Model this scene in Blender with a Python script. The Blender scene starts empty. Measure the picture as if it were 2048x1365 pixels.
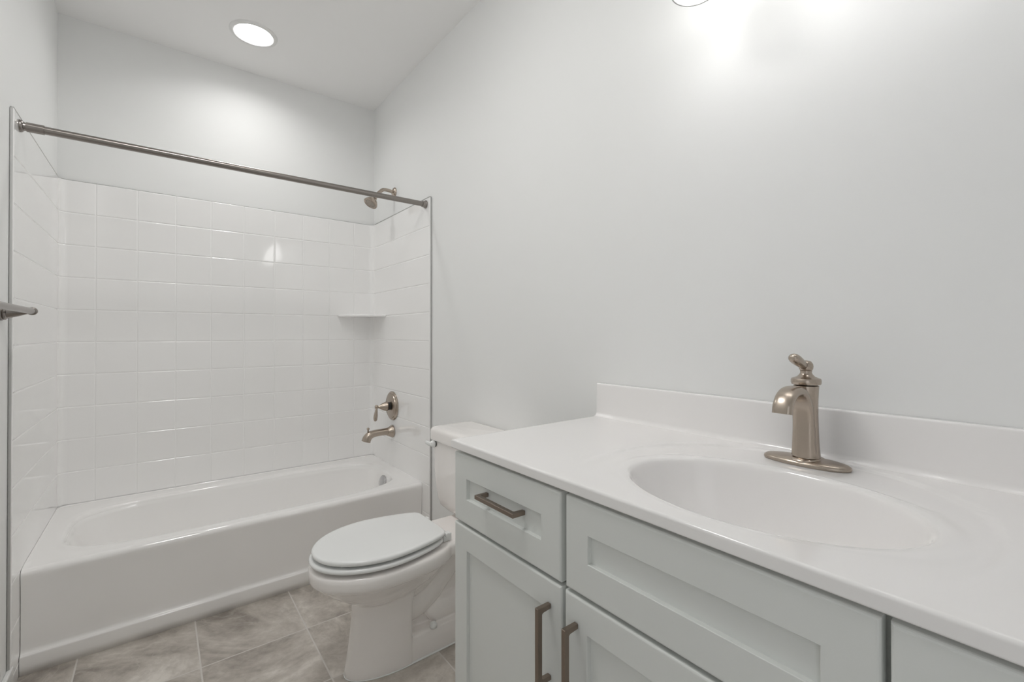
import bpy, bmesh, math
from mathutils import Vector, Matrix

# ------------------------------------------------------------------ camera
SC = bpy.context.scene
COL = SC.collection
PI = math.pi
W, D, H = 1.513, 3.100, 2.701            # room width, back wall, ceiling height
YF = -1.15                                # wall behind the camera
f_px, yaw, pitch, roll = 915.465, math.radians(39.156), math.radians(0.335), math.radians(-0.038)
Fw = Vector((math.sin(yaw)*math.cos(pitch), math.cos(yaw)*math.cos(pitch), math.sin(pitch)))
Rt = Vector((math.cos(yaw), -math.sin(yaw), 0)); Up = Rt.cross(Fw)
R2 = Rt*math.cos(roll) + Up*math.sin(roll); U2 = Up*math.cos(roll) - Rt*math.sin(roll)
cd = bpy.data.cameras.new('camera'); cam = bpy.data.objects.new('camera', cd); COL.objects.link(cam)
cam.matrix_world = Matrix(((R2.x, U2.x, -Fw.x, 0.378), (R2.y, U2.y, -Fw.y, 0.0), (R2.z, U2.z, -Fw.z, 1.1708), (0, 0, 0, 1)))
cd.sensor_fit = 'HORIZONTAL'; cd.sensor_width = 36.0; cd.lens = f_px/2048*36.0
cd.shift_x = -(1063.79-1024)/2048; cd.shift_y = -(682.5-664.27)/2048
cd.clip_start = 0.01
SC.camera = cam

# ------------------------------------------------------------------ world, exposure
FILL_L = 0.85          # added fill: plain world light entering by the made-up doorway behind the camera
wd = bpy.data.worlds.new('world'); SC.world = wd; wd.use_nodes = True
wd.node_tree.nodes['Background'].inputs[0].default_value = (0.95, 0.97, 1.0, 1)
wd.node_tree.nodes['Background'].inputs[1].default_value = FILL_L
vs = SC.view_settings
vs.view_transform = 'Standard'; vs.look = 'None'; vs.gamma = 1.0; vs.use_curve_mapping = False
vs.exposure = 0.19
CAN_L = 61.0          # radiance of the recessed ceiling light lens
SHADE_L = 3.4         # radiance of the frosted glass shades
BULB_L = 2.5
FILL_LAMP_L = 21.5         # radiance of the added fill lamp on the ceiling (above the frame)
cy = SC.cycles
cy.use_denoising = True
cy.max_bounces = 14; cy.diffuse_bounces = 10; cy.glossy_bounces = 6
cy.sample_clamp_indirect = 6.0; cy.caustics_reflective = False; cy.caustics_refractive = False

# ------------------------------------------------------------------ materials
def mat(name, col, rough=0.5, metal=0.0, coat=0.0, spec=0.5, emit=None, emit_s=0.0):
    m = bpy.data.materials.new(name); m.use_nodes = True
    b = m.node_tree.nodes['Principled BSDF']
    b.inputs['Base Color'].default_value = (*col, 1); b.inputs['Roughness'].default_value = rough
    b.inputs['Metallic'].default_value = metal; b.inputs['Specular IOR Level'].default_value = spec
    b.inputs['Coat Weight'].default_value = coat; b.inputs['Coat Roughness'].default_value = 0.05
    if emit:
        b.inputs['Emission Color'].default_value = (*emit, 1); b.inputs['Emission Strength'].default_value = emit_s
    return m

def noise_bump(m, scale, strength, dist=0.001, detail=3.0, stretch=None):
    nt = m.node_tree; b = nt.nodes['Principled BSDF']
    tc = nt.nodes.new('ShaderNodeTexCoord'); n = nt.nodes.new('ShaderNodeTexNoise'); bp = nt.nodes.new('ShaderNodeBump')
    n.inputs['Scale'].default_value = scale; n.inputs['Detail'].default_value = detail
    if stretch:
        mp = nt.nodes.new('ShaderNodeMapping'); mp.inputs['Scale'].default_value = stretch
        nt.links.new(tc.outputs['Object'], mp.inputs['Vector']); nt.links.new(mp.outputs['Vector'], n.inputs['Vector'])
    else:
        nt.links.new(tc.outputs['Object'], n.inputs['Vector'])
    bp.inputs['Strength'].default_value = strength; bp.inputs['Distance'].default_value = dist
    nt.links.new(n.outputs['Fac'], bp.inputs['Height']); nt.links.new(bp.outputs['Normal'], b.inputs['Normal'])
    return m

M = {}
M['wall'] = noise_bump(mat('painted_wall', (0.83, 0.835, 0.83), 0.55, spec=0.3), 260, 0.05)
M['ceiling'] = noise_bump(mat('painted_ceiling', (0.89, 0.885, 0.88), 0.7, spec=0.2), 200, 0.05)
M['trim'] = mat('white_trim', (0.78, 0.78, 0.77), 0.35)
M['acrylic'] = mat('white_acrylic', (0.90, 0.895, 0.89), 0.07, coat=0.6)
M['enamel'] = mat('white_enamel', (0.90, 0.89, 0.88), 0.07, coat=0.5)
M['china'] = mat('white_china', (0.90, 0.868, 0.848), 0.08, coat=0.3)
M['plastic'] = mat('white_seat_plastic', (0.83, 0.84, 0.835), 0.18)
M['marble'] = mat('cultured_marble', (0.865, 0.85, 0.842), 0.11, coat=0.15)
M['paint'] = mat('cabinet_paint', (0.715, 0.732, 0.712), 0.38)
M['inside'] = mat('cabinet_board', (0.42, 0.42, 0.40), 0.6)
M['nickel'] = noise_bump(mat('brushed_nickel', (0.46, 0.395, 0.335), 0.27, 1.0), 60, 0.06, 0.0006, 2, (1, 1, 14))
M['rod'] = mat('satin_rod', (0.31, 0.285, 0.265), 0.26, 1.0)
def turned(m, axis):
    nt = m.node_tree; b = nt.nodes['Principled BSDF']; tg = nt.nodes.new('ShaderNodeTangent')
    tg.direction_type = 'RADIAL'; tg.axis = axis; nt.links.new(tg.outputs[0], b.inputs['Tangent'])
    b.inputs['Anisotropic'].default_value = 0.85; b.inputs['Anisotropic Rotation'].default_value = 0.25
    return m
M['tube'] = turned(mat('turned_rod', (0.30, 0.275, 0.255), 0.27, 1.0), 'X')
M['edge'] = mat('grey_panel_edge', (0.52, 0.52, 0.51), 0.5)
M['bead'] = mat('grey_bead', (0.50, 0.50, 0.49), 0.6)
M['pull'] = mat('bronze_nickel_pull', (0.30, 0.245, 0.205), 0.34, 1.0)
M['chrome'] = mat('chrome', (0.60, 0.60, 0.61), 0.12, 1.0)
M['dark'] = mat('dark_gap', (0.03, 0.03, 0.03), 0.6)
M['lens'] = mat('lamp_lens', (0.9, 0.9, 0.9), 0.4, emit=(1.0, 0.992, 0.978), emit_s=CAN_L)
M['shade'] = mat('frosted_shade', (0.9, 0.9, 0.9), 0.3, emit=(1.0, 0.992, 0.978), emit_s=SHADE_L)
M['diffuser'] = mat('fill_lamp_diffuser', (0.9, 0.9, 0.9), 0.4, emit=(1.0, 0.992, 0.978), emit_s=FILL_LAMP_L)
M['bulb'] = mat('bulb', (0.9, 0.9, 0.9), 0.4, emit=(1.0, 0.992, 0.978), emit_s=BULB_L)

def floor_material():
    m = bpy.data.materials.new('stone_floor_tile'); m.use_nodes = True
    nt = m.node_tree; N = nt.nodes; L = nt.links; b = N['Principled BSDF']
    tc = N.new('ShaderNodeTexCoord'); sep = N.new('ShaderNodeSeparateXYZ'); L.new(tc.outputs['Object'], sep.inputs[0])
    def math_(op, a, bv=None, c=None):
        n = N.new('ShaderNodeMath'); n.operation = op
        for i, v in enumerate((a, bv, c)):
            if v is None: continue
            if isinstance(v, (int, float)): n.inputs[i].default_value = v
            else: L.new(v, n.inputs[i])
        return n.outputs[0]
    P = 0.3425
    ux = math_('DIVIDE', math_('SUBTRACT', sep.outputs[0], 0.4955 - 10*P), P)
    uy = math_('DIVIDE', math_('SUBTRACT', sep.outputs[1], 1.9865 - 20*P), P)
    def edge(u):
        fr = math_('FRACT', u)
        return math_('MINIMUM', fr, math_('SUBTRACT', 1.0, fr))
    e = math_('MINIMUM', edge(ux), edge(uy))
    gm = N.new('ShaderNodeMapRange'); gm.interpolation_type = 'SMOOTHSTEP'
    L.new(e, gm.inputs['Value']); gm.inputs['From Min'].default_value = 0.0055; gm.inputs['From Max'].default_value = 0.0095
    cid = N.new('ShaderNodeCombineXYZ'); L.new(math_('FLOOR', ux), cid.inputs[0]); L.new(math_('FLOOR', uy), cid.inputs[1])
    wn = N.new('ShaderNodeTexWhiteNoise'); wn.noise_dimensions = '3D'; L.new(cid.outputs[0], wn.inputs['Vector'])
    # every tile gets its own cut of the stone pattern
    sc_ = N.new('ShaderNodeVectorMath'); sc_.operation = 'SCALE'; L.new(wn.outputs['Color'], sc_.inputs[0]); sc_.inputs['Scale'].default_value = 13.0
    ad = N.new('ShaderNodeVectorMath'); ad.operation = 'ADD'; L.new(tc.outputs['Object'], ad.inputs[0]); L.new(sc_.outputs[0], ad.inputs[1])
    rot = N.new('ShaderNodeVectorRotate'); rot.rotation_type = 'Z_AXIS'; L.new(ad.outputs[0], rot.inputs['Vector'])
    L.new(math_('MULTIPLY', wn.outputs['Value'], 1.6), rot.inputs['Angle'])
    stretch = N.new('ShaderNodeMapping'); stretch.inputs['Scale'].default_value = (1.0, 1.7, 1.0); L.new(rot.outputs[0], stretch.inputs['Vector'])
    n1 = N.new('ShaderNodeTexNoise'); n1.inputs['Scale'].default_value = 3.2; n1.inputs['Detail'].default_value = 8; n1.inputs['Roughness'].default_value = 0.62; n1.inputs['Distortion'].default_value = 0.7
    L.new(stretch.outputs[0], n1.inputs['Vector'])
    n2 = N.new('ShaderNodeTexNoise'); n2.inputs['Scale'].default_value = 26; n2.inputs['Detail'].default_value = 6; n2.inputs['Roughness'].default_value = 0.7
    L.new(rot.outputs[0], n2.inputs['Vector'])
    mix = math_('ADD', math_('MULTIPLY', n1.outputs['Fac'], 0.74), math_('MULTIPLY', n2.outputs['Fac'], 0.26))
    cr = N.new('ShaderNodeValToRGB'); L.new(mix, cr.inputs[0])
    el = cr.color_ramp.elements
    el[0].position = 0.36; el[0].color = (0.285, 0.255, 0.226, 1)
    el[1].position = 0.63; el[1].color = (0.70, 0.66, 0.61, 1)
    e2 = el.new(0.47); e2.color = (0.44, 0.402, 0.360, 1)
    e3 = el.new(0.56); e3.color = (0.56, 0.52, 0.472, 1)
    # thin pale veins
    n3 = N.new('ShaderNodeTexNoise'); n3.inputs['Scale'].default_value = 4.0; n3.inputs['Detail'].default_value = 5; n3.inputs['Distortion'].default_value = 0.8
    L.new(stretch.outputs[0], n3.inputs['Vector'])
    ab = math_('ABSOLUTE', math_('SUBTRACT', n3.outputs['Fac'], 0.5))
    vm = N.new('ShaderNodeMapRange'); L.new(ab, vm.inputs['Value']); vm.inputs['From Min'].default_value = 0.0; vm.inputs['From Max'].default_value = 0.012
    vm.inputs['To Min'].default_value = 0.28; vm.inputs['To Max'].default_value = 0.0
    mv = N.new('ShaderNodeMix'); mv.data_type = 'RGBA'; L.new(vm.outputs[0], mv.inputs[0]); L.new(cr.outputs[0], mv.inputs[6]); mv.inputs[7].default_value = (0.66, 0.63, 0.59, 1)
    mg = N.new('ShaderNodeMix'); mg.data_type = 'RGBA'; L.new(gm.outputs[0], mg.inputs[0]); mg.inputs[6].default_value = (0.62, 0.59, 0.555, 1); L.new(mv.outputs[2], mg.inputs[7])
    L.new(mg.outputs[2], b.inputs['Base Color'])
    b.inputs['Roughness'].default_value = 0.42; b.inputs['Specular IOR Level'].default_value = 0.35
    bp = N.new('ShaderNodeBump'); bp.inputs['Strength'].default_value = 0.35; bp.inputs['Distance'].default_value = 0.002
    L.new(math_('ADD', gm.outputs[0], math_('MULTIPLY', mix, 0.6)), bp.inputs['Height']); L.new(bp.outputs['Normal'], b.inputs['Normal'])
    return m
M['floor'] = floor_material()

# ------------------------------------------------------------------ helpers
def thing(name, label, cat, loc=(0, 0, 0), group=None):
    o = bpy.data.objects.new(name, None); COL.objects.link(o); o.location = loc
    o.empty_display_size = 0.05
    o['label'] = label; o['category'] = cat
    if group: o['group'] = group
    return o

def obj(name, bm, m, parent=None, smooth=True, angle=None, label=None, kind=None):
    """link bm (world coordinates) as ONE mesh object under parent"""
    bmesh.ops.recalc_face_normals(bm, faces=bm.faces)
    me = bpy.data.meshes.new(name)
    if parent is not None:
        p = parent; off = Vector((0, 0, 0))
        while p is not None: off += p.location; p = p.parent
        bmesh.ops.translate(bm, verts=bm.verts, vec=-off)
    if smooth:
        for f in bm.faces: f.smooth = True
        if angle is not None:
            for e in bm.edges:
                if len(e.link_faces) == 2 and e.calc_face_angle(0) > math.radians(angle): e.smooth = False
    bm.to_mesh(me); bm.free()
    me.materials.append(m)
    o = bpy.data.objects.new(name, me); COL.objects.link(o)
    if parent is not None: o.parent = parent
    if label: o['label'] = label
    if kind: o['kind'] = kind
    return o

def add_box(bm, x0, x1, y0, y1, z0, z1, bev=0.0, seg=2):
    vs_ = [bm.verts.new((x, y, z)) for x in (x0, x1) for y in (y0, y1) for z in (z0, z1)]
    idx = [(0, 1, 3, 2), (4, 6, 7, 5), (0, 4, 5, 1), (2, 3, 7, 6), (0, 2, 6, 4), (1, 5, 7, 3)]
    fs = [bm.faces.new([vs_[i] for i in q]) for q in idx]
    if bev > 0:
        es = list({e for f in fs for e in f.edges})
        bmesh.ops.bevel(bm, geom=es, offset=bev, segments=seg, profile=0.5, affect='EDGES')
    return bm

def box(*a, **k): return add_box(bmesh.new(), *a, **k)

def add_loops(bm, loops, cap0=False, cap1=False, closed=True, torus=False):
    rows = [[bm.verts.new(p) for p in lp] for lp in loops]
    n = len(rows[0]); m = n if closed else n-1
    pairs = list(zip(rows, rows[1:]))
    if torus: pairs.append((rows[-1], rows[0]))
    for a, b in pairs:
        for i in range(m):
            j = (i+1) % n
            bm.faces.new((a[i], a[j], b[j], b[i]))
    if cap0: bm.faces.new(rows[0][::-1])
    if cap1: bm.faces.new(rows[-1])
    return rows

def frame_of(d):
    d = Vector(d).normalized()
    u = Vector((0, 0, 1)) if abs(d.z) < 0.9 else Vector((1, 0, 0))
    a = d.cross(u).normalized(); b = d.cross(a).normalized()
    return a, b, d

def add_lathe(bm, origin, axis, prof, seg=40):
    """prof: (radius, distance along axis)"""
    a, b, d = frame_of(axis); o = Vector(origin); loops = []
    for r, h in prof:
        r = max(r, 0.0002)
        loops.append([o + d*h + (a*math.cos(2*PI*i/seg) + b*math.sin(2*PI*i/seg))*r for i in range(seg)])
    add_loops(bm, loops, True, True); return bm

def lathe(*a, **k): return add_lathe(bmesh.new(), *a, **k)

def smooth_path(pts, n=8):
    """Catmull-Rom through pts (tuples of any length)"""
    out = []
    P = [pts[0]] + list(pts) + [pts[-1]]
    for i in range(1, len(P)-2):
        for k in range(n):
            t = k/n
            out.append(tuple(0.5*((2*b) + (-a+c)*t + (2*a-5*b+4*c-d)*t*t + (-a+3*b-3*c+d)*t**3)
                             for a, b, c, d in zip(P[i-1], P[i], P[i+1], P[i+2])))
    out.append(tuple(pts[-1])); return out

def add_tube(bm, path, seg=20, side=None, power=2.0):
    """path: (x,y,z,ra[,rb]); side = fixed lateral direction for ra"""
    loops = []; P = [Vector(p[:3]) for p in path]
    prev = None
    for i, p in enumerate(path):
        t = (P[min(i+1, len(P)-1)] - P[max(i-1, 0)]).normalized()
        if side is not None: a = Vector(side)
        elif prev is None: a = frame_of(t)[0]
        else: a = prev
        a = (a - t*a.dot(t)).normalized(); prev = a
        b = t.cross(a); ra = p[3]; rb = p[4] if len(p) > 4 else ra
        lp = []
        for k in range(seg):
            c, s = math.cos(2*PI*k/seg), math.sin(2*PI*k/seg)
            c = math.copysign(abs(c)**(2/power), c); s = math.copysign(abs(s)**(2/power), s)
            lp.append(P[i] + a*c*ra + b*s*rb)
        loops.append(lp)
    add_loops(bm, loops, True, True); return bm

def tube(*a, **k): return add_tube(bmesh.new(), *a, **k)

def struct(name, bm, m, smooth=False, angle=None):
    o = obj(name, bm, m, None, smooth, angle); o['kind'] = 'structure'; return o

# ------------------------------------------------------------------ setting
struct('floor', box(-0.1, W+0.1, YF-0.1, D+0.1, -0.08, 0.0), M['floor'])
DY0, DY1, DZ = -0.98, -0.22, 2.03         # unseen doorway added in the left wall to let fill light in
bm = bmesh.new()
add_box(bm, -0.1, 0.0, YF-0.1, DY0, 0, H); add_box(bm, -0.1, 0.0, DY1, D+0.1, 0, H); add_box(bm, -0.1, 0.0, DY0, DY1, DZ, H)
struct('wall_left', bm, M['wall'])
bm = bmesh.new()
add_box(bm, 0, 0.016, DY0-0.07, DY0, 0, DZ+0.07, 0.003); add_box(bm, 0, 0.016, DY1, DY1+0.07, 0, DZ+0.07, 0.003); add_box(bm, 0, 0.016, DY0, DY1, DZ, DZ+0.07, 0.003)
struct('trim_1', bm, M['trim'])
struct('wall_right', box(W, W+0.1, YF-0.1, D+0.1, 0.0, H), M['wall'])
struct('wall_back', box(0.0, W, D, D+0.1, 0.0, H), M['wall'])
struct('wall_front', box(0.0, W, YF-0.1, YF, 0.0, H), M['wall'])
# ceiling with the round hole of the recessed can
CX, CY, CR = 0.746, 2.687, 0.084
bm = bmesh.new(); S = 64
ring = [bm.verts.new((CX+CR*math.cos(2*PI*i/S), CY+CR*math.sin(2*PI*i/S), H)) for i in range(S)]
sq = []
X0, X1, Y0, Y1 = -0.1, W+0.1, YF-0.1, D+0.1
for i in range(S):
    c, s = math.cos(2*PI*i/S), math.sin(2*PI*i/S); q = 0.2/max(abs(c), abs(s))
    sq.append(bm.verts.new((CX+c*q, CY+s*q, H)))
for i in range(S):
    j = (i+1) % S; bm.faces.new((ring[i], ring[j], sq[j], sq[i]))
def quad(x0, x1, y0, y1):
    bm.faces.new([bm.verts.new(p) for p in ((x0, y0, H), (x1, y0, H), (x1, y1, H), (x0, y1, H))])
quad(X0, X1, Y0, CY-0.2); quad(X0, X1, CY+0.2, Y1); quad(X0, CX-0.2, CY-0.2, CY+0.2); quad(CX+0.2, X1, CY-0.2, CY+0.2)
quad2 = [bm.verts.new(p) for p in ((X0, Y0, H+0.1), (X1, Y0, H+0.1), (X1, Y1, H+0.1), (X0, Y1, H+0.1))]
bm.faces.new(quad2)
struct('ceiling', bm, M['ceiling'])
def baseboard(name, x0, x1, y0, y1): struct(name, box(x0, x1, y0, y1, 0.0, 0.09, 0.004), M['trim'])
baseboard('baseboard_left', 0.0, 0.013, DY1+0.072, 2.235)
baseboard('baseboard_right', W-0.013, W, 1.04, 2.235)
baseboard('baseboard_front', 0.0, W-0.6, YF, YF+0.013)

# ------------------------------------------------------------------ recessed ceiling light
t = thing('recessed_light', 'round white recessed ceiling light glowing above the bathtub', 'ceiling light', (CX, CY, H))
prof = [(0.0815, 0.0005), (0.084, -0.007), (0.090, -0.0105), (0.099, -0.0095), (0.1045, -0.006), (0.1065, -0.0005)]
bm = bmesh.new(); loops = [[(CX+r*math.cos(2*PI*i/64), CY+r*math.sin(2*PI*i/64), H+h) for i in range(64)] for r, h in prof]
add_loops(bm, loops); obj('trim_ring', bm, M['trim'], t)
bm = bmesh.new(); loops = [[(CX+r*math.cos(2*PI*i/64), CY+r*math.sin(2*PI*i/64), H+h) for i in range(64)] for r, h in [(0.082, 0.0005), (0.080, 0.036)]]
add_loops(bm, loops); obj('can', bm, M['trim'], t)
bm = bmesh.new(); bm.faces.new([bm.verts.new((CX+0.079*math.cos(2*PI*i/64), CY+0.079*math.sin(2*PI*i/64), H+0.033)) for i in range(64)])
obj('lens', bm, M['lens'], t, smooth=False, label='glowing round lens')

# fill lamp added on the ceiling to brighten the room, out of view
LX, LY_ = 0.48, 1.22
t = thing('fill_lamp', 'low round white fill lamp added on the ceiling, out of view', 'ceiling light', (LX, LY_, H))
obj('base', lathe((LX, LY_, H-0.0005), (0, 0, -1), [(0.205, 0), (0.207, 0.012), (0.203, 0.022), (0.193, 0.024)], 64), M['trim'], t, angle=40)
obj('diffuser', lathe((LX, LY_, H-0.0235), (0, 0, -1), [(0.190, 0.0), (0.187, 0.006), (0.160, 0.014), (0.09, 0.019), (0.0, 0.020)], 64), M['diffuser'], t, angle=60)

# ------------------------------------------------------------------ shower surround: moulded tile-look panels
ZT, TP = 1.911, 0.155                     # top edge and moulded tile pitch
XL, XR, YB, YP = 0.010, W-0.012, D-0.014, 2.245
rowz = [ZT - TP*i for i in range(1, 13)]
colx = [0.136 + TP*j for j in range(9)]
GW, GD = 0.0042, 0.0019                   # groove half width and depth
def groove(v, lines):
    g = 0.0
    for l in lines:
        d = abs(v-l)
        if d < GW: g = max(g, 0.5*(1+math.cos(PI*d/GW)))
    return g*GD
def samples(a, b, lines, step=0.08):
    s = {a, b}; n = max(1, int((b-a)/step))
    for i in range(n+1): s.add(a+(b-a)*i/n)
    for l in lines:
        for k in (-1.45, -1.0, -0.75, -0.5, -0.25, 0, 0.25, 0.5, 0.75, 1.0, 1.45):
            v = l+k*GW
            if a < v < b: s.add(v)
    out = []
    for v in sorted(s):
        if not out or v-out[-1] > 0.0004: out.append(v)
    return out
RC = 0.030                                # cove radius in the corners
def panel(name, prof, z0, hz, label=None):
    """prof: (x, y, nx, ny, groove) along the plan; nx, ny point into the tub"""
    zs = samples(z0, ZT-0.004, hz+[ZT-0.0095])
    bm = bmesh.new(); loops = []
    for z in zs:
        gz = groove(z, hz)
        loops.append([(x-nx*max(g, gz), y-ny*max(g, gz), z) for x, y, nx, ny, g in prof])
    # rounded top edge and ledge back to the wall
    loops.append([(x-nx*0.0012, y-ny*0.0012, ZT-0.0012) for x, y, nx, ny, g in prof])
    loops.append([(x-nx*0.004, y-ny*0.004, ZT) for x, y, nx, ny, g in prof])
    loops.append([(x-nx*0.0085, y-ny*0.0085, ZT) for x, y, nx, ny, g in prof])
    add_loops(bm, loops, closed=False)
    return obj(name, bm, M['acrylic'], ts, angle=60)
ts = thing('tub_surround', 'glossy white three-sided shower wall panels moulded with square tile grid', 'shower surround', ((XL+XR)/2, YB, 0.36))
prof = []
for k in range(9):
    a = PI/2*k/8; prof.append((XL+RC-RC*math.cos(a), YB-RC+RC*math.sin(a), math.cos(a), -math.sin(a), 0))
for x in samples(XL+RC+0.001, XR-RC-0.001, colx): prof.append((x, YB, 0, -1, groove(x, colx)))
for k in range(9):
    a = PI/2*k/8; prof.append((XR-RC+RC*math.sin(a), YB-RC+RC*math.cos(a), -math.sin(a), -math.cos(a), 0))
panel('back_panel', prof, 0.345, rowz)
bm = bmesh.new()
add_loops(bm, [[(x-nx*d, y-ny*d, z) for x, y, nx, ny, g in prof] for d, z in ((0.0045, ZT+0.0002), (0.0035, ZT+0.0012), (0.0045, ZT+0.0032), (0.0088, ZT+0.0032), (0.0088, ZT+0.0002))], closed=False)
obj('top_bead', bm, M['bead'], ts, label='thin grey line along the panel top')  # thin grey strip along the top edge of the back panel
ER = 0.004
def side(x, s, name, th, YP):
    """s = +1: faces +x (left panel), -1: faces -x; the front edge returns to the wall"""
    p = [(x-s*(th-0.001), YP, 0, -1, 0), (x-s*ER, YP, 0, -1, 0)]
    for k in range(1, 6):
        a = PI/2*k/5; p.append((x-s*ER+s*ER*math.sin(a), YP+ER-ER*math.cos(a), s*math.sin(a), -math.cos(a), 0))
    for y in samples(YP+0.012, 2.32, [])+samples(2.326, YB-RC, []): p.append((x, y, s, 0, 0))
    q = []
    for (px_, py_, nx, ny, g) in p: q.append((px_, py_, nx, ny, g))
    zs = samples(0.001, ZT-0.004, rowz+[ZT-0.0095]); bm = bmesh.new(); loops = []
    for z in zs:
        gz = groove(z, rowz); lp = []
        for px_, py_, nx, ny, g in q:
            k = min(1.0, max(0.0, (py_-YP-0.006)/0.006))
            if z < 0.39 and py_ > 2.325: k = 0.0          # plain where the tub meets it
            lp.append((px_-nx*gz*k, py_, z))
        loops.append(lp)
    loops.append([(px_-nx*0.0012, py_-ny*0.0012, ZT-0.0012) for px_, py_, nx, ny, g in q])
    loops.append([(px_-nx*0.004, py_-ny*0.004, ZT) for px_, py_, nx, ny, g in q])
    loops.append([(x-s*(th-0.001), py_-ny*0.0085, ZT) for px_, py_, nx, ny, g in q])
    add_loops(bm, loops, closed=False)
    o = obj(name, bm, M['acrylic'], ts, angle=60)
    xa, xb = sorted((x-s*(th-0.0015), x-s*0.0022))
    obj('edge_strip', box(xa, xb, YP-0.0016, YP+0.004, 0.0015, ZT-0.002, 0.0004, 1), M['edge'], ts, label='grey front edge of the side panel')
    ya = YP+0.006
    xa, xb = sorted((x-s*(th-0.001), x-s*0.0015))
    obj('top_bead', box(xa, xb, ya, YB-RC, ZT+0.0002, ZT+0.0045), M['bead'], ts, label='thin grey line along the panel top')
    return o
side(XL, 1, 'side_panel', 0.010, 2.213)
side(XR, -1, 'side_panel', 0.012, 2.245)
# corner shelf: quarter round with a softened front edge
bm = bmesh.new(); SR = 0.228; sx, sy = XR-0.001, YB-0.001
def shelf_loop(r, z): return [(sx, sy, z)] + [(sx-r*math.cos(PI/2*k/24), sy-r*math.sin(PI/2*k/24), z) for k in range(25)]
add_loops(bm, [shelf_loop(SR-0.003, 1.285), shelf_loop(SR, 1.288), shelf_loop(SR, 1.296), shelf_loop(SR-0.004, 1.300)], True, True)
obj('corner_shelf', bm, M['acrylic'], ts, angle=40)

# ------------------------------------------------------------------ bathtub
tb = thing('bathtub', 'white alcove bathtub with plain rounded apron below the moulded shower panels', 'bathtub', (0.755, 2.7, 0))
TZ = 0.357
ocx, ocy, oa, ob = 0.757, 2.695, 0.673, 0.293
NA = 160
def superell(cx, cy_, a, b, n, z, NA=NA):
    out = []
    for i in range(NA):
        th = 2*PI*i/NA; c, s = math.cos(th), math.sin(th)
        r = (abs(c)**n + abs(s)**n)**(-1.0/n)
        out.append((cx+a*c*r, cy_+b*s*r, z))
    return out
def rect_loop(cx, cy_, x0, x1, y0, y1, z, a, b, NA=NA):
    out = []
    for i in range(NA):
        th = 2*PI*i/NA; c, s = a*math.cos(th), b*math.sin(th); t_ = 1e9
        if c > 1e-9: t_ = min(t_, (x1-cx)/c)
        if c < -1e-9: t_ = min(t_, (x0-cx)/c)
        if s > 1e-9: t_ = min(t_, (y1-cy_)/s)
        if s < -1e-9: t_ = min(t_, (y0-cy_)/s)
        out.append((cx+c*t_, cy_+s*t_, z))
    for qx in (x0, x1):                   # the ray next to each corner takes the corner itself
        for qy in (y0, y1):
            i = min(range(NA), key=lambda k: abs(out[k][0]-qx)+abs(out[k][1]-qy)); out[i] = (qx, qy, z)
    return out
bm = bmesh.new(); loops = []
# basin from the middle of the floor outward and up to the rim
for k in (0.02, 0.3, 0.6, 0.85): loops.append(superell(0.80, ocy, 0.55*k, 0.205*k, 3.0, 0.070-0.004*(1-k)))
for f, z in ((0.0, 0.074), (0.25, 0.088), (0.4, 0.11), (0.55, 0.15), (0.7, 0.20), (0.83, 0.26), (0.92, 0.30), (0.965, 0.325), (0.985, 0.336)):
    cx_ = 0.80+(ocx-0.80)*f
    loops.append(superell(cx_, ocy, 0.55+(oa-0.008-0.55)*f, 0.205+(ob-0.008-0.205)*f, 3.0+1.0*f, z))
for k in range(6):
    a = PI/2*k/5; r = 0.016
    loops.append(superell(ocx, ocy, oa-0.006+r*(1-math.cos(a)), ob-0.006+r*(1-math.cos(a)), 4.0, TZ-0.016+r*math.sin(a)))
R0 = rect_loop(ocx, ocy, XL+0.0005, XR-0.0005, 2.352, YB-0.0005, TZ, oa, ob)
def tuck(p, r=0.032):
    x, y, z = p; cy_ = YB-0.001-r
    for cx_, sg in ((XL+0.001+r, -1), (XR-0.001-r, 1)):
        if (x-cx_)*sg > 0 and y > cy_:
            d = math.hypot(x-cx_, y-cy_)
            if d > r: x, y = cx_+(x-cx_)*r/d, cy_+(y-cy_)*r/d
    return (x, y, z)
R0 = [tuck(p) for p in R0]
last = loops[-1]
for k in (0.35, 0.7, 0.88):
    loops.append([tuple(a+(b-a)*k for a, b in zip(p, q)) for p, q in zip(last, R0)])
ins = []
for x, y, z in R0:
    ins.append((min(max(x, XL+0.0045), XR-0.0045), min(y, YB-0.0045), z))
loops.append(ins)
loops.append([(x, y, z+0.0035*min(1, max(0, (y-2.356)/0.03))) for x, y, z in R0])
add_loops(bm, loops, True)
obj('basin', bm, M['enamel'], tb, angle=30)
# apron: rim nose, flat face, kick strip that stands forward
prof = [(2.3525, TZ)]
for k in range(1, 9):
    a = PI/2*k/8; prof.append((2.3525-0.0205*math.sin(a), TZ-0.0205*(1-math.cos(a))))
prof += [(2.3325, 0.328), (2.3345, 0.31), (2.3365, 0.28), (2.338, 0.22), (2.338, 0.10), (2.338, 0.082)]
for k in range(1, 6):
    a = PI/2*k/5; prof.append((2.338-0.009*(1-math.cos(a)), 0.082-0.014*math.sin(a)))
for k in range(1, 6):
    a = PI/2*k/5; prof.append((2.329-0.006*math.sin(a), 0.068-0.006*(1-math.cos(a))))
prof += [(2.323, 0.03), (2.3245, 0.0), (2.36, 0.0)]
xs = [XL+0.001, XL+0.02] + [0.1+0.12*i for i in range(12)] + [XR-0.02, XR-0.001]
bm = bmesh.new(); add_loops(bm, [[(x, y, z) for y, z in prof] for x in xs], closed=False)
obj('apron', bm, M['enamel'], tb)
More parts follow.
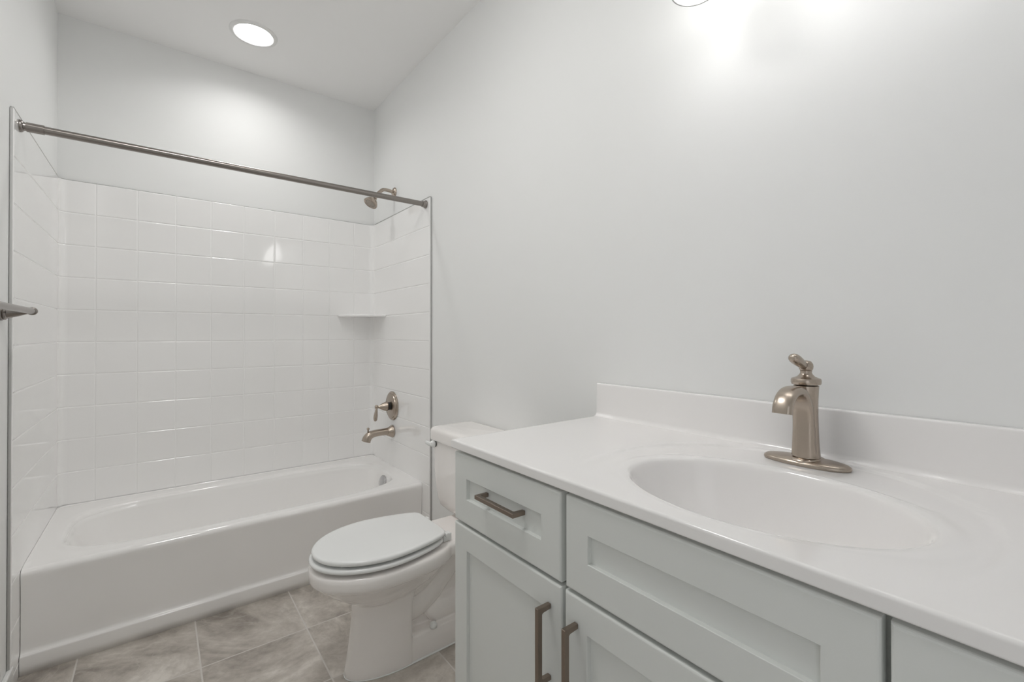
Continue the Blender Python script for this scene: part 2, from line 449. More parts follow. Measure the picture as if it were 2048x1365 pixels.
# chrome overflow plate on the drain end
bm = bmesh.new()
oo, ax = Vector((1.412, 2.668, 0.298)), Vector((-1, 0, 0.28))
add_lathe(bm, oo, ax, [(0.036, -0.012), (0.0375, 0.006), (0.036, 0.011), (0.030, 0.014), (0.010, 0.0155), (0.0, 0.0156)])
obj('overflow_plate', bm, M['chrome'], tb, angle=35, label='round chrome overflow plate')

# ------------------------------------------------------------------ shower curtain rod
RY, RZ, RR = 2.291, 1.879, 0.0135
t = thing('shower_curtain_rod', 'straight brushed metal shower curtain rod spanning the tub opening', 'shower rod', (0.75, RY, RZ))
obj('rod', tube([(0.02, RY, RZ, RR), (XR-0.008, RY, RZ, RR)], 32), M['tube'], t, angle=40)
obj('sleeve', tube([(0.026, RY, RZ, RR+0.0025), (0.068, RY, RZ, RR+0.0025)], 32), M['tube'], t, angle=40)
obj('end_flange', lathe((XL+0.0005, RY, RZ), (1, 0, 0), [(0.0205, 0), (0.0205, 0.003), (0.0185, 0.007), (0.015, 0.009), (0.0125, 0.017)]), M['rod'], t, angle=40)
obj('end_flange', lathe((XR-0.0005, RY, RZ), (-1, 0, 0), [(0.0215, 0), (0.0215, 0.004), (0.0200, 0.008), (0.0172, 0.010), (0.0165, 0.022), (0.014, 0.023)]), M['rod'], t, angle=40)

# ------------------------------------------------------------------ shower head
SY, SZ = 2.748, 2.056
t = thing('overhead_shower', 'small brushed nickel shower head on bent arm high above the tub spout', 'shower head', (W, SY, SZ))
obj('flange', lathe((W-0.0005, SY, SZ), (-1, 0, 0), [(0.032, 0), (0.032, 0.003), (0.028, 0.008), (0.018, 0.013), (0.012, 0.016)]), M['nickel'], t, angle=40)
p = smooth_path([(W-0.003, SY, SZ, 0.0105), (W-0.04, SY, SZ+0.006, 0.0105), (W-0.072, SY, SZ+0.004, 0.0105), (W-0.095, SY, SZ-0.015, 0.0105), (W-0.118, SY, SZ-0.042, 0.0105)], 8)
obj('arm', tube(p, 20), M['nickel'], t, angle=40)
hd = Vector((-0.55, -0.10, -0.83)).normalized(); ho = Vector((W-0.116, SY, SZ-0.040))
obj('ball_joint', lathe(ho, hd, [(0.0, -0.006), (0.010, -0.004), (0.0135, 0.002), (0.0135, 0.010), (0.011, 0.014), (0.015, 0.017), (0.016, 0.024), (0.012, 0.028)]), M['nickel'], t, angle=40)
obj('head', lathe(ho, hd, [(0.012, 0.024), (0.018, 0.030), (0.030, 0.042), (0.038, 0.056), (0.0415, 0.064), (0.0415, 0.070), (0.039, 0.072), (0.036, 0.069), (0.0, 0.070)]), M['nickel'], t, angle=40)
bm = bmesh.new(); a, b, d = frame_of(hd)
for r, n in ((0.009, 6), (0.018, 12), (0.027, 18)):
    for i in range(n):
        q = ho + d*0.0695 + (a*math.cos(2*PI*i/n)+b*math.sin(2*PI*i/n))*r
        add_lathe(bm, q, hd, [(0.0021, 0), (0.0018, 0.0022), (0.0, 0.0024)], 8)
obj('nozzles', bm, M['inside'], t, label='ring of grey rubber nozzles')

# ------------------------------------------------------------------ shower valve
VY, VZ = 2.745, 0.7305
t = thing('shower_valve', 'brushed nickel round shower valve with teardrop lever above the tub spout', 'shower valve', (XR, VY, VZ))
obj('escutcheon', lathe((XR-0.0005, VY, VZ), (-1, 0, 0), [(0.089, 0), (0.089, 0.004), (0.085, 0.009), (0.077, 0.011), (0.075, 0.015), (0.069, 0.018), (0.020, 0.0205), (0.0, 0.0205)], 64), M['nickel'], t, angle=30)
obj('collar_ring', lathe((XR-0.018, VY, VZ), (-1, 0, 0), [(0.0235, 0), (0.0235, 0.022), (0.020, 0.022)]), M['dark'], t, angle=30, label='dark gap ring behind the hub')
obj('hub', lathe((XR-0.036, VY, VZ), (-1, 0, 0), [(0.020, 0), (0.0285, 0.001), (0.0295, 0.006), (0.027, 0.012), (0.024, 0.022), (0.0165, 0.038), (0.0085, 0.050), (0.0065, 0.056)]), M['nickel'], t, angle=30)
lx = XR-0.101
bm = bmesh.new()
add_lathe(bm, (lx, VY, VZ+0.014), (0, 0, -1), [(0.0, 0), (0.006, 0.001), (0.0105, 0.006), (0.0115, 0.0125), (0.0095, 0.019), (0.006, 0.024), (0.0055, 0.028)])
add_tube(bm, smooth_path([(lx, VY, VZ-0.008, 0.0055), (lx-0.003, VY, VZ-0.03, 0.0085), (lx-0.006, VY, VZ-0.055, 0.0115), (lx-0.007, VY, VZ-0.075, 0.0105), (lx-0.007, VY, VZ-0.083, 0.005)], 6), 20)
obj('lever', bm, M['nickel'], t, angle=50)

# ------------------------------------------------------------------ tub spout
PY, PZ = 2.745, 0.573
t = thing('tub_spout', 'brushed nickel curved tub spout with diverter knob below the round valve', 'tub spout', (XR, PY, PZ))
obj('flange', lathe((XR-0.0005, PY, PZ), (-1, 0, 0), [(0.038, 0), (0.0385, 0.004), (0.034, 0.012), (0.028, 0.024), (0.025, 0.034), (0.020, 0.036)]), M['nickel'], t, angle=30)
p = smooth_path([(XR-0.02, PY, PZ+0.001, 0.0235, 0.0235), (XR-0.065, PY, PZ+0.003, 0.022, 0.021), (XR-0.11, PY, PZ+0.001, 0.0230, 0.021), (XR-0.140, PY, PZ-0.006, 0.025, 0.0235), (XR-0.157, PY, PZ-0.022, 0.0265, 0.0255), (XR-0.165, PY, PZ-0.042, 0.0268, 0.0260)], 8)
obj('spout', tube(p, 28, side=(0, 1, 0)), M['nickel'], t, angle=40)
obj('diverter_knob', lathe((XR-0.152, PY, PZ+0.010), (0, 0, 1), [(0.004, 0), (0.004, 0.016), (0.0075, 0.019), (0.0085, 0.024), (0.0065, 0.029), (0.0, 0.031)], 20), M['nickel'], t)

# ------------------------------------------------------------------ towel bar on the left wall
TY, TZb, TX = 2.118, 1.243, 0.066
t = thing('towel_bar', 'brushed nickel towel bar on the left wall in front of the tub', 'towel bar', (0, TY, TZb))
obj('bar', tube([(TX, TY+0.004, TZb+0.003, 0.0095), (TX, TY-0.62, TZb+0.003, 0.0095)], 28), M['rod'], t, angle=40)
for k, yy in enumerate((TY, TY-0.61)):
    bm = bmesh.new()
    add_lathe(bm, (0.0005, yy, TZb-0.004), (1, 0, 0), [(0.024, 0), (0.024, 0.004), (0.021, 0.006), (0.0225, 0.009), (0.020, 0.012), (0.0175, 0.014)])
    add_tube(bm, smooth_path([(0.010, yy, TZb-0.004, 0.018), (0.025, yy, TZb-0.002, 0.016), (0.045, yy, TZb, 0.011), (0.058, yy, TZb+0.002, 0.0075), (TX, yy, TZb+0.003, 0.006)], 5), 24)
    obj('post', bm, M['rod'], t, angle=40)
    obj('end_cap', lathe((TX, yy+(0.001 if k == 0 else -0.001), TZb+0.003), (0, 1 if k == 0 else -1, 0), [(0.0098, -0.004), (0.0122, -0.003), (0.013, 0.002), (0.0125, 0.008), (0.009, 0.0135), (0.0, 0.016)], 28), M['rod'], t)

# ------------------------------------------------------------------ toilet
TC = 1.62
tt = thing('toilet', 'white two-piece toilet with closed elongated seat between bathtub and vanity', 'toilet', (1.2, TC, 0))
def rrect(x0, x1, y0, y1, r, z, n=6):
    out = []
    for cx_, cy_, a0 in ((x1-r, y1-r, 0), (x0+r, y1-r, PI/2), (x0+r, y0+r, PI), (x1-r, y0+r, 1.5*PI)):
        for k in range(n+1):
            a = a0+PI/2*k/n; out.append((cx_+r*math.cos(a), cy_+r*math.sin(a), z))
    return out
def egg(xf, xc, xb, b, z, nb=2.6, bw=0.0, N=72):
    """closed plan outline, tip towards -x; bw = half width kept at the back edge"""
    out = []
    for i in range(N):
        th = 2*PI*i/N; c, s = math.cos(th), math.sin(th)
        if c < 0: out.append((xc+(xc-xf)*c, TC+b*s, z))
        else:
            r = (abs(c)**nb+abs(s)**nb)**(-1/nb); x = xc+(xb-xc)*c*r; y = b*s*r
            if bw:
                u = (x-xc)/(xb-xc); y *= 1-(1-bw/b)*u**1.7
            out.append((x, TC+y, z))
    return out
bm = bmesh.new()
# rim and bowl
L_ = [egg(0.93, 1.00, 1.08, 0.045, 0.19), egg(0.906, 1.00, 1.10, 0.072, 0.240), egg(0.889, 0.99, 1.14, 0.095, 0.256), egg(0.858, 0.98, 1.17, 0.115, 0.275), egg(0.828, 0.985, 1.20, 0.134, 0.295),
      egg(0.803, 0.985, 1.22, 0.150, 0.315), egg(0.783, 0.985, 1.24, 0.162, 0.334), egg(0.774, 0.985, 1.25, 0.169, 0.344), egg(0.766, 0.985, 1.26, 0.1765, 0.349), egg(0.7615, 0.985, 1.26, 0.1805, 0.356), egg(0.760, 0.985, 1.26, 0.182, 0.366),
      egg(0.760, 0.985, 1.26, 0.182, 0.384), egg(0.763, 0.985, 1.26, 0.179, 0.394), egg(0.772, 0.985, 1.26, 0.171, 0.399), egg(0.792, 0.985, 1.26, 0.160, 0.400)]
add_loops(bm, L_, True, True)
# deck under the tank
add_box(bm, 1.16, 1.47, TC-0.125, TC+0.125, 0.350, 0.402, 0.014, 3)
# front column of the pedestal
C_ = [egg(0.872, 1.05, 1.090, 0.086, 0.0, 6), egg(0.872, 1.05, 1.090, 0.086, 0.018, 6), egg(0.878, 1.05, 1.089, 0.083, 0.05, 6), egg(0.889, 1.05, 1.088, 0.081, 0.13, 6), egg(0.897, 1.05, 1.089, 0.083, 0.20, 6), egg(0.896, 1.05, 1.095, 0.092, 0.255, 6)]
add_loops(bm, C_, True, True)
# foot behind the column and its trapway
add_loops(bm, [rrect(1.03, 1.44, TC-0.081, TC+0.081, 0.01, 0.0), rrect(1.03, 1.44, TC-0.081, TC+0.081, 0.01, 0.020), rrect(1.03, 1.44, TC-0.077, TC+0.077, 0.01, 0.055), rrect(1.03, 1.44, TC-0.070, TC+0.070, 0.01, 0.080), rrect(1.03, 1.44, TC-0.055, TC+0.055, 0.01, 0.088)], True, True)
add_box(bm, 1.02, 1.42, TC-0.020, TC+0.020, 0.05, 0.36, 0.01, 2)
add_tube(bm, smooth_path([(1.03, TC, 0.27, 0.066), (1.09, TC, 0.255, 0.064), (1.15, TC, 0.268, 0.056), (1.21, TC, 0.310, 0.052), (1.27, TC, 0.345, 0.050), (1.33, TC, 0.350, 0.045)], 6), 24)
add_tube(bm, smooth_path([(1.05, TC, 0.170, 0.052), (1.11, TC, 0.165, 0.056), (1.17, TC, 0.190, 0.054), (1.235, TC, 0.250, 0.052), (1.30, TC, 0.31, 0.052), (1.36, TC, 0.33, 0.052)], 6), 24)
add_tube(bm, smooth_path([(1.165, TC, 0.105, 0.038), (1.18, TC, 0.113, 0.052), (1.21, TC, 0.116, 0.056), (1.30, TC, 0.13, 0.056), (1.38, TC, 0.20, 0.055), (1.38, TC, 0.30, 0.055)], 6), 24)
bowl = obj('bowl', bm, M['china'], tt)
rm = bowl.modifiers.new('blend', 'REMESH'); rm.mode = 'VOXEL'; rm.voxel_size = 0.0034; rm.use_smooth_shade = True
sm = bowl.modifiers.new('soften', 'SMOOTH'); sm.factor = 0.5; sm.iterations = 8
def foot_loop(o, z):
    pts = [(1.44, TC-0.081-o), (1.09, TC-0.086-o)]
    for i in range(25):
        th = -PI/2-PI*i/24; pts.append((1.05+(0.178+o)*math.cos(th), TC+(0.087+o)*math.sin(th)))
    pts += [(1.09, TC+0.086+o), (1.44, TC+0.081+o)]
    return [(x, y, z) for x, y in pts]
bm = bmesh.new(); add_loops(bm, [foot_loop(-0.006, 0.0006), foot_loop(0.0020, 0.0006), foot_loop(0.0012, 0.0022), foot_loop(-0.006, 0.0030)], closed=False)
obj('sealant_line', bm, M['plastic'], tt, label='thin white sealant line along the foot')
# seat ring and cover
def slab(outl, z0, z1, r, dome=0.0):
    """outl(inset, z) -> loop; rounded edges"""
    loops = []
    for k in range(6):
        a = PI/2*k/5; loops.append(outl(r*(1-math.sin(a)), z0+r*(1-math.cos(a))))
    for k in range(6):
        a = PI/2*k/5; loops.append(outl(r*(1-math.cos(a)), z1-r+r*math.sin(a)))
    for ins in (0.02, 0.05, 0.09, 0.13):
        loops.append(outl(ins, z1+dome*min(1, ins/0.13)))
    return loops
bm = bmesh.new()
add_loops(bm, slab(lambda i, z: egg(0.770+i, 0.985, 1.200-i, 0.1755-i, z, 14, 0.124-i*0.6), 0.4345, 0.4510, 0.0078, 0.002), True, True)
obj('seat_cover', bm, M['plastic'], tt)
bm = bmesh.new()
o_ = lambda i, z: egg(0.7615+i, 0.985, 1.192-i, 0.1785-i, z, 12, 0.124-i*0.6)
loops = []
for k in range(13):
    a = PI*k/12-PI/2; loops.append(o_(0.0075*(1-math.cos(a)), 0.4188+0.0075*math.sin(a)))
loops += [o_(0.04, 0.4263), o_(0.062, 0.424), o_(0.066, 0.4188), o_(0.062, 0.413), o_(0.03, 0.4113)]
add_loops(bm, loops, torus=True)
obj('seat', bm, M['plastic'], tt)
for yy in (TC-0.088, TC+0.088):
    bm = box(1.194, 1.228, yy-0.014, yy+0.014, 0.4035, 0.432, 0.004, 3)
    add_lathe(bm, (1.207, yy-0.022, 0.428), (0, 1, 0), [(0.0075, 0), (0.0075, 0.044)], 20)
    obj('hinge', bm, M['plastic'], tt, angle=40)
    # rubber bumpers under the cover
for a_ in (0.83, 0.97):
    for s in (-1, 1):
        yy = TC+s*(0.095 if a_ < 0.9 else 0.150)
        obj('bumper', box(a_, a_+0.012, yy-0.006, yy+0.006, 0.4266, 0.4342, 0.001), M['plastic'], tt)
# tank: walls that draw in towards the bottom
bm = bmesh.new(); X1 = W-0.008
add_loops(bm, [rrect(1.372, X1-0.02, TC-0.150, TC+0.150, 0.025, 0.4085), rrect(1.348, X1-0.01, TC-0.178, TC+0.178, 0.028, 0.412), rrect(1.332, X1-0.004, TC-0.203, TC+0.203, 0.028, 0.43),
               rrect(1.324, X1, TC-0.215, TC+0.215, 0.028, 0.46), rrect(1.318, X1, TC-0.222, TC+0.222, 0.028, 0.52), rrect(1.314, X1, TC-0.226, TC+0.226, 0.028, 0.60),
               rrect(1.312, X1, TC-0.228, TC+0.228, 0.028, 0.709)], True, True)
obj('tank', bm, M['china'], tt, angle=45)
bm = bmesh.new()
ll = []
for ins, z in ((0.016, 0.7105), (0.004, 0.711), (0.0005, 0.715), (0, 0.722), (0, 0.748), (0.002, 0.757), (0.007, 0.764), (0.015, 0.7685), (0.03, 0.7705), (0.06, 0.7715)):
    ll.append(rrect(1.299+ins, X1+0.003-ins*0.3, TC-0.238+ins, TC+0.238-ins, max(0.006, 0.030-ins*0.4), z))
add_loops(bm, ll, True, True)
obj('tank_lid', bm, M['china'], tt, angle=50)
bm = bmesh.new(); LY, LZ = TC+0.196, 0.697
add_lathe(bm, (1.3085, LY, LZ), (-1, 0, 0), [(0.010, 0), (0.0150, 0.001), (0.0160, 0.006), (0.013, 0.013), (0.010, 0.018)], 24)
add_tube(bm, smooth_path([(1.293, LY-0.004, LZ, 0.006, 0.008), (1.287, LY+0.008, LZ+0.001, 0.006, 0.009), (1.284, LY+0.016, LZ+0.003, 0.005, 0.008), (1.282, LY+0.026, LZ+0.005, 0.0045, 0.007), (1.281, LY+0.031, LZ+0.005, 0.002, 0.004)], 5), 16)
lv = obj('flush_lever', bm, M['plastic'], tt, angle=50)
obj('lever_gap', lathe((1.3123, LY, LZ), (-1, 0, 0), [(0.0150, 0), (0.0150, 0.004)], 24), M['dark'], lv, angle=40, label='dark gap behind the lever')  # near-black disc paints in the shade of the gap behind the lever
for s in (-1, 1):
    obj('bolt_cap', lathe((1.172, TC+s*0.064, 0.083), (0, 0, 1), [(0.0135, 0), (0.0135, 0.010), (0.011, 0.018), (0.005, 0.0215), (0.0, 0.022)], 24), M['plastic'], tt)

# ------------------------------------------------------------------ vanity cabinet
XF, VY0, VY1 = 0.961, -0.268, 1.027       # plane of the door faces, ends
va = thing('vanity_cabinet', 'pale grey-green shaker vanity cabinet under the white sink top', 'vanity', (1.24, 0.38, 0))
DT = 0.019; XC = XF+DT                    # face frame plane
bm = bmesh.new(); PT = 0.016; CZ = 0.882
add_box(bm, XC+0.021, W-0.002, VY1-PT-0.004, VY1-0.004, 0.0, CZ, 0.001); add_box(bm, XC+0.021, W-0.002, VY0+0.004, VY0+PT+0.004, 0.0, CZ, 0.001)
add_box(bm, XC+0.021, W-0.002, VY0+0.022, VY1-0.022, 0.10, 0.116); add_box(bm, W-0.014, W-0.002, VY0+0.022, VY1-0.022, 0.118, CZ)
obj('carcass', bm, M['paint'], va, smooth=False)
# face frame: stiles, rails
bm = bmesh.new()
for y0, y1 in ((VY1-0.040, VY1-0.004), (0.602, 0.648), (0.110, 0.160), (VY0+0.004, VY0+0.040)):
    add_box(bm, XC+0.008, XC+0.020, y0, y1, 0.10, CZ)
for z0, z1 in ((0.846, CZ), (0.682, 0.722), (0.10, 0.135)):
    for y0, y1 in ((0.648, VY1-0.040), (0.160, 0.602), (VY0+0.040, 0.110)): add_box(bm, XC+0.008, XC+0.020, y0, y1, z0, z1)
obj('face_frame', bm, M['paint'], va, smooth=False)
obj('toe_kick', box(1.03, 1.045, VY0+0.024, VY1-0.024, 0.0, 0.098), M['paint'], va, smooth=False)
def shaker(y0, y1, z0, z1, sw, rt, rb):
    """front with a recessed flat panel; faces -x"""
    bm = bmesh.new()
    def lp(x, i, j=None):
        if j is None: return [(x, y0+i, z0+i), (x, y1-i, z0+i), (x, y1-i, z1-i), (x, y0+i, z1-i)]
        return [(x, y0+sw+j, z0+rb+j), (x, y1-sw-j, z0+rb+j), (x, y1-sw-j, z1-rt-j), (x, y0+sw+j, z1-rt-j)]
    L_ = [lp(XC, 0.0), lp(XF+0.0042, 0.0), lp(XF+0.0024, 0.0006), lp(XF+0.0010, 0.0018), lp(XF+0.0002, 0.0034), lp(XF, 0.0050), lp(XF, 0, -0.0012), lp(XF+0.0008, 0, -0.0002), lp(XF+0.0085, 0, 0.0002), lp(XF+0.0085, 0, 0.001)]
    add_loops(bm, L_, True, True)
    return bm
def pull(bm, y, z, ln, vertical, x=XF):
    """square bar pull: U-shaped bar with mitred corners"""
    pj_, w, hw = 0.033, 0.0095, 0.0047
    o = [(-ln/2, 0.0), (-ln/2, pj_), (ln/2, pj_), (ln/2, 0.0), (ln/2-w, 0.0), (ln/2-w, pj_-w-0.003), (ln/2-w-0.003, pj_-w), (-ln/2+w+0.003, pj_-w), (-ln/2+w, pj_-w-0.003), (-ln/2+w, 0.0)]
    def pt(a, d, s): return (x-d, y+s, z+a) if vertical else (x-d, y+a, z+s)
    A = [bm.verts.new(pt(a, d, -hw)) for a, d in o]; B = [bm.verts.new(pt(a, d, hw)) for a, d in o]
    n = len(o); fs = []
    for i in range(n): fs.append(bm.faces.new((A[i], A[(i+1) % n], B[(i+1) % n], B[i])))
    fs.append(bm.faces.new(A[::-1])); fs.append(bm.faces.new(B))
    es = list({e for f in fs for e in f.edges})
    bmesh.ops.bevel(bm, geom=es, offset=0.0008, segments=1, affect='EDGES')
    return bm
DZ0, DZ1 = 0.706, 0.875                   # drawer band
OZ0, OZ1 = 0.118, 0.699                   # door band
SWD = 0.057
d1 = obj('drawer', shaker(0.632, VY1, DZ0, DZ1, SWD, 0.0585, 0.0615), M['paint'], va, smooth=False)
obj('handle', pull(bmesh.new(), 0.8215, 0.800, 0.146, False, XF+0.0085), M['pull'], d1, smooth=False, label='dark brushed bar pull')
o1 = obj('door', shaker(0.630, VY1, OZ0, OZ1, SWD+0.001, 0.0575, 0.058), M['paint'], va, smooth=False)
obj('handle', pull(bmesh.new(), 0.663, 0.583, 0.146, True), M['pull'], o1, smooth=False, label='dark brushed bar pull')
obj('false_drawer_front', shaker(0.1415, 0.6185, DZ0, DZ1, SWD, 0.0585, 0.0615), M['paint'], va, smooth=False)
o2 = obj('door', shaker(0.1395, 0.6205, OZ0, OZ1, SWD, 0.0575, 0.058), M['paint'], va, smooth=False)
obj('handle', pull(bmesh.new(), 0.590, 0.580, 0.146, True), M['pull'], o2, smooth=False, label='dark brushed bar pull')
d3 = obj('drawer', shaker(VY0, 0.134, DZ0, DZ1, SWD, 0.0585, 0.0615), M['paint'], va, smooth=False)
obj('handle', pull(bmesh.new(), -0.067, 0.800, 0.146, False, XF+0.0085), M['pull'], d3, smooth=False, label='dark brushed bar pull')
o3 = obj('door', shaker(VY0, 0.132, OZ0, OZ1, SWD, 0.0575, 0.058), M['paint'], va, smooth=False)
obj('handle', pull(bmesh.new(), 0.099, 0.583, 0.146, True), M['pull'], o3, smooth=False, label='dark brushed bar pull')

# ------------------------------------------------------------------ vanity top with moulded bowl
VT = 0.905
vt = thing('sink_counter', 'white cultured marble vanity top with moulded oval sink bowl and backsplash', 'sink counter', (1.235, 0.378, VT))
bx, by, ba, bb = 1.168, 0.368, 0.163, 0.2345
x0, x1, y0, y1 = 0.955, W-0.002, -0.278, 1.034
def sstep(a, b, v):
    u = min(1, max(0, (v-a)/(b-a))); return u*u*(3-2*u)
def ledge(x, y):
    """shallow step of the moulded oval surround, fading out towards the front edge"""
    n = 2.35; r = (abs((x-1.175)/0.292)**n + abs((y-0.380)/0.306)**n)**(1/n)
    return -0.0034*(1-sstep(0.984, 1.014, r))*sstep(1.02, 1.26, x)
NB = 220
def ell(k, z, dx=0.0): return [(bx+dx+ba*k*math.cos(2*PI*i/NB), by+bb*k*math.sin(2*PI*i/NB), z) for i in range(NB)]
bm = bmesh.new(); loops = []
BP = smooth_path([(0.02, -0.168), (0.3, -0.167), (0.5, -0.160), (0.68, -0.139), (0.80, -0.109), (0.895, -0.068), (0.952, -0.032), (0.982, -0.0105), (1.008, -0.0030), (1.035, -0.0010), (1.07, -0.0002)], 5)
for tt_, z in BP: loops.append(ell(tt_, VT+z))
base = loops[-1]
edge_ = rect_loop(bx, by, x0+0.0045, x1, y0+0.0045, y1-0.0045, VT, ba, bb, NB)
for k in range(1, 71):
    u = k/70; row = []
    for p, q in zip(base, edge_):
        x = p[0]+(q[0]-p[0])*u; y = p[1]+(q[1]-p[1])*u
        row.append((x, y, VT-0.0002*(1-sstep(0, 0.12, u))+ledge(x, y)*sstep(0, 0.06, u)))
    loops.append(row)
for k in range(1, 6):
    a = PI/2*k/5; e = 0.0045*(1-math.sin(a))
    loops.append(rect_loop(bx, by, x0+e, x1, y0+e, y1-e, VT-0.0045*(1-math.cos(a)), ba, bb, NB))
for dz in (0.0058, 0.0185, 0.0195): loops.append(rect_loop(bx, by, x0, x1, y0, y1, VT-dz, ba, bb, NB))
loops.append(rect_loop(bx, by, x0+0.002, x1, y0+0.002, y1-0.002, VT-0.0215, ba, bb, NB))
loops.append(rect_loop(bx, by, x0+0.06, x1-0.02, y0+0.06, y1-0.06, VT-0.0215, ba, bb, NB))
add_loops(bm, loops, True)
obj('countertop', bm, M['marble'], vt, angle=70)
# backsplash with concave fillet
prof = [(x1-0.0002, VT-0.004), (1.480, VT-0.0010)]
for k in range(0, 7):
    a = PI/2*k/6; prof.append((1.4805+0.0125*math.sin(a), VT+0.0125*(1-math.cos(a))+0.0002))
prof += [(1.4938, 0.96), (1.4945, 1.006)]
for k in range(1, 5):
    a = PI/2*k/4; prof.append((1.4945+0.0045*(1-math.cos(a)), 1.0065+0.0045*math.sin(a)))
prof += [(x1-0.0002, 1.0112)]
bm = bmesh.new()
add_loops(bm, [[(x, y, z) for x, z in prof] for y in (y0+0.001, y0+0.003, y1-0.003, y1-0.001)], True, True)
obj('backsplash', bm, M['marble'], vt, angle=50)
bm = lathe((bx+0.02, by, VT-0.1725), (0, 0, 1), [(0.022, -0.01), (0.0225, 0.0), (0.020, 0.0025), (0.0155, 0.001), (0.0, 0.003)], 32)
obj('drain', bm, M['nickel'], vt, angle=40)

# ------------------------------------------------------------------ sink faucet
FX, FY = 1.428, 0.381; FZ = VT-0.0032
t = thing('sink_faucet', 'brushed nickel single lever faucet with arched spout behind the oval sink', 'faucet', (FX, FY, FZ))
def oval(a, b, z, n=2.2, N=64):
    out = []
    for i in range(N):
        th = 2*PI*i/N; c, s = math.cos(th), math.sin(th); r = (abs(c)**n+abs(s)**n)**(-1/n)
        out.append((FX-0.0045+a*c*r, FY+b*s*r, z))
    return out
bm = bmesh.new()
add_loops(bm, [oval(0.0335, 0.0815, FZ), oval(0.0345, 0.0828, FZ+0.003), oval(0.0338, 0.082, FZ+0.0065), oval(0.030, 0.077, FZ+0.0100), oval(0.024, 0.064, FZ+0.0122), oval(0.018, 0.045, FZ+0.0132), oval(0.004, 0.012, FZ+0.0138)], True, True)
add_lathe(bm, (FX-0.002, FY, FZ+0.003), (0, 0, 1), [(0.0355, 0), (0.0355, 0.006), (0.0330, 0.010), (0.0275, 0.0118)], 48)
obj('base_plate', bm, M['nickel'], t, angle=40)
obj('body', lathe((FX, FY, FZ+0.012), (0, 0, 1), [(0.0252, 0), (0.0262, 0.001), (0.0258, 0.004), (0.0240, 0.025), (0.0226, 0.055), (0.0219, 0.090), (0.0221, 0.120), (0.0230, 0.140), (0.0237, 0.150), (0.0210, 0.1512)], 48), M['nickel'], t, angle=40)
# waterfall ribbon: rises from the front of the body and arcs forward
rb = smooth_path([(FX-0.010, FY, FZ+0.018, 0.0236, 0.0172), (FX-0.012, FY, FZ+0.055, 0.0214, 0.0136), (FX-0.015, FY, FZ+0.095, 0.0200, 0.0108), (FX-0.024, FY, FZ+0.128, 0.0194, 0.0100), (FX-0.048, FY, FZ+0.1525, 0.0190, 0.0100),
                  (FX-0.076, FY, FZ+0.1550, 0.0187, 0.0100), (FX-0.099, FY, FZ+0.1465, 0.0185, 0.0100), (FX-0.1125, FY, FZ+0.1310, 0.0184, 0.0102), (FX-0.1165, FY, FZ+0.1155, 0.0183, 0.0104)], 8)
obj('spout', tube(rb, 32, side=(0, 1, 0), power=2.7), M['nickel'], t, angle=50)
obj('cap', lathe((FX, FY, FZ+0.1645), (0, 0, 1), [(0.0215, 0), (0.0268, 0.0006), (0.0280, 0.004), (0.0280, 0.0095), (0.0266, 0.0125), (0.0225, 0.0140), (0.0165, 0.0165), (0.0120, 0.0215), (0.0105, 0.0255), (0.0112, 0.0275), (0.0112, 0.029)], 48), M['nickel'], t, angle=40)
bm = bmesh.new()
add_lathe(bm, (FX, FY, FZ+0.1895), (0, 0, 1), [(0.0, 0), (0.009, 0.0015), (0.0128, 0.007), (0.0138, 0.0125), (0.0128, 0.018), (0.009, 0.0235), (0.0, 0.0255)], 32)
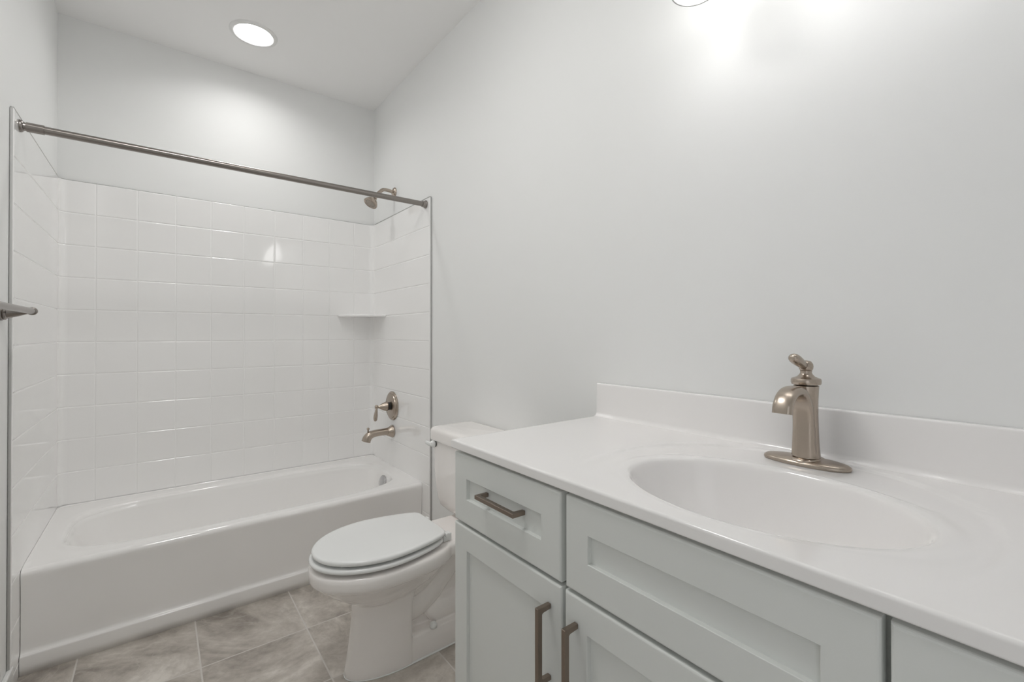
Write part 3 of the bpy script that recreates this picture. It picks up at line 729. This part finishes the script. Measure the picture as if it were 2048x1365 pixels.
add_tube(bm, smooth_path([(FX-0.002, FY, FZ+0.2015, 0.0072, 0.0072), (FX-0.016, FY+0.001, FZ+0.2065, 0.0090, 0.0085), (FX-0.032, FY+0.002, FZ+0.2130, 0.0108, 0.0098), (FX-0.047, FY+0.003, FZ+0.2190, 0.0115, 0.0100), (FX-0.056, FY+0.0035, FZ+0.2225, 0.0095, 0.0082), (FX-0.060, FY+0.004, FZ+0.224, 0.004, 0.0035)], 6), 24, side=(0, 1, 0))
obj('lever', bm, M['nickel'], t, angle=60)

# ------------------------------------------------------------------ vanity light above the counter (only the tip of one shade shows)
vl = thing('vanity_light', 'wall mounted vanity light with glowing frosted glass shades above the counter', 'wall light', (W, 0.379, 2.2))
obj('back_plate', box(W-0.022, W-0.001, 0.05, 0.71, 2.190, 2.280, 0.006, 3), M['nickel'], vl, angle=40)
for yy in (0.592, 0.367, 0.142):
    obj('arm', tube(smooth_path([(W-0.02, yy, 2.235, 0.008), (W-0.06, yy, 2.25, 0.008), (W-0.13, yy, 2.24, 0.008), (W-0.155, yy, 2.18, 0.008)], 6), 16), M['nickel'], vl)
    sx_ = W-0.155
    pr = [(0.020, 2.165), (0.026, 2.150), (0.034, 2.120), (0.043, 2.075), (0.050, 2.030), (0.054, 1.988)]
    pr2 = [(r-0.003, z) for r, z in pr[::-1]]
    bm = bmesh.new()
    add_loops(bm, [[(sx_+r*math.cos(2*PI*i/40), yy+r*math.sin(2*PI*i/40), z) for i in range(40)] for r, z in pr+pr2], torus=True)
    sh = obj('shade', bm, M['shade'], vl)
    bm = bmesh.new(); rp = [(0.0508, 1.9875), (0.0545, 1.9875), (0.0552, 1.9855), (0.0530, 1.9842), (0.0508, 1.9855)]
    add_loops(bm, [[(sx_+r*math.cos(2*PI*i/40), yy+r*math.sin(2*PI*i/40), z) for i in range(40)] for r, z in rp], torus=True)
    obj('glass_rim', bm, M['edge'], sh, label='thin clear rim of the glass shade')
    obj('socket', lathe((sx_, yy, 2.183), (0, 0, -1), [(0.018, 0), (0.022, 0.003), (0.022, 0.028), (0.015, 0.034)], 24), M['nickel'], vl, angle=40)
    obj('bulb', lathe((sx_, yy, 2.153), (0, 0, -1), [(0.010, 0), (0.013, 0.012), (0.022, 0.030), (0.027, 0.048), (0.024, 0.066), (0.013, 0.077), (0.0, 0.080)], 24), M['bulb'], sh)
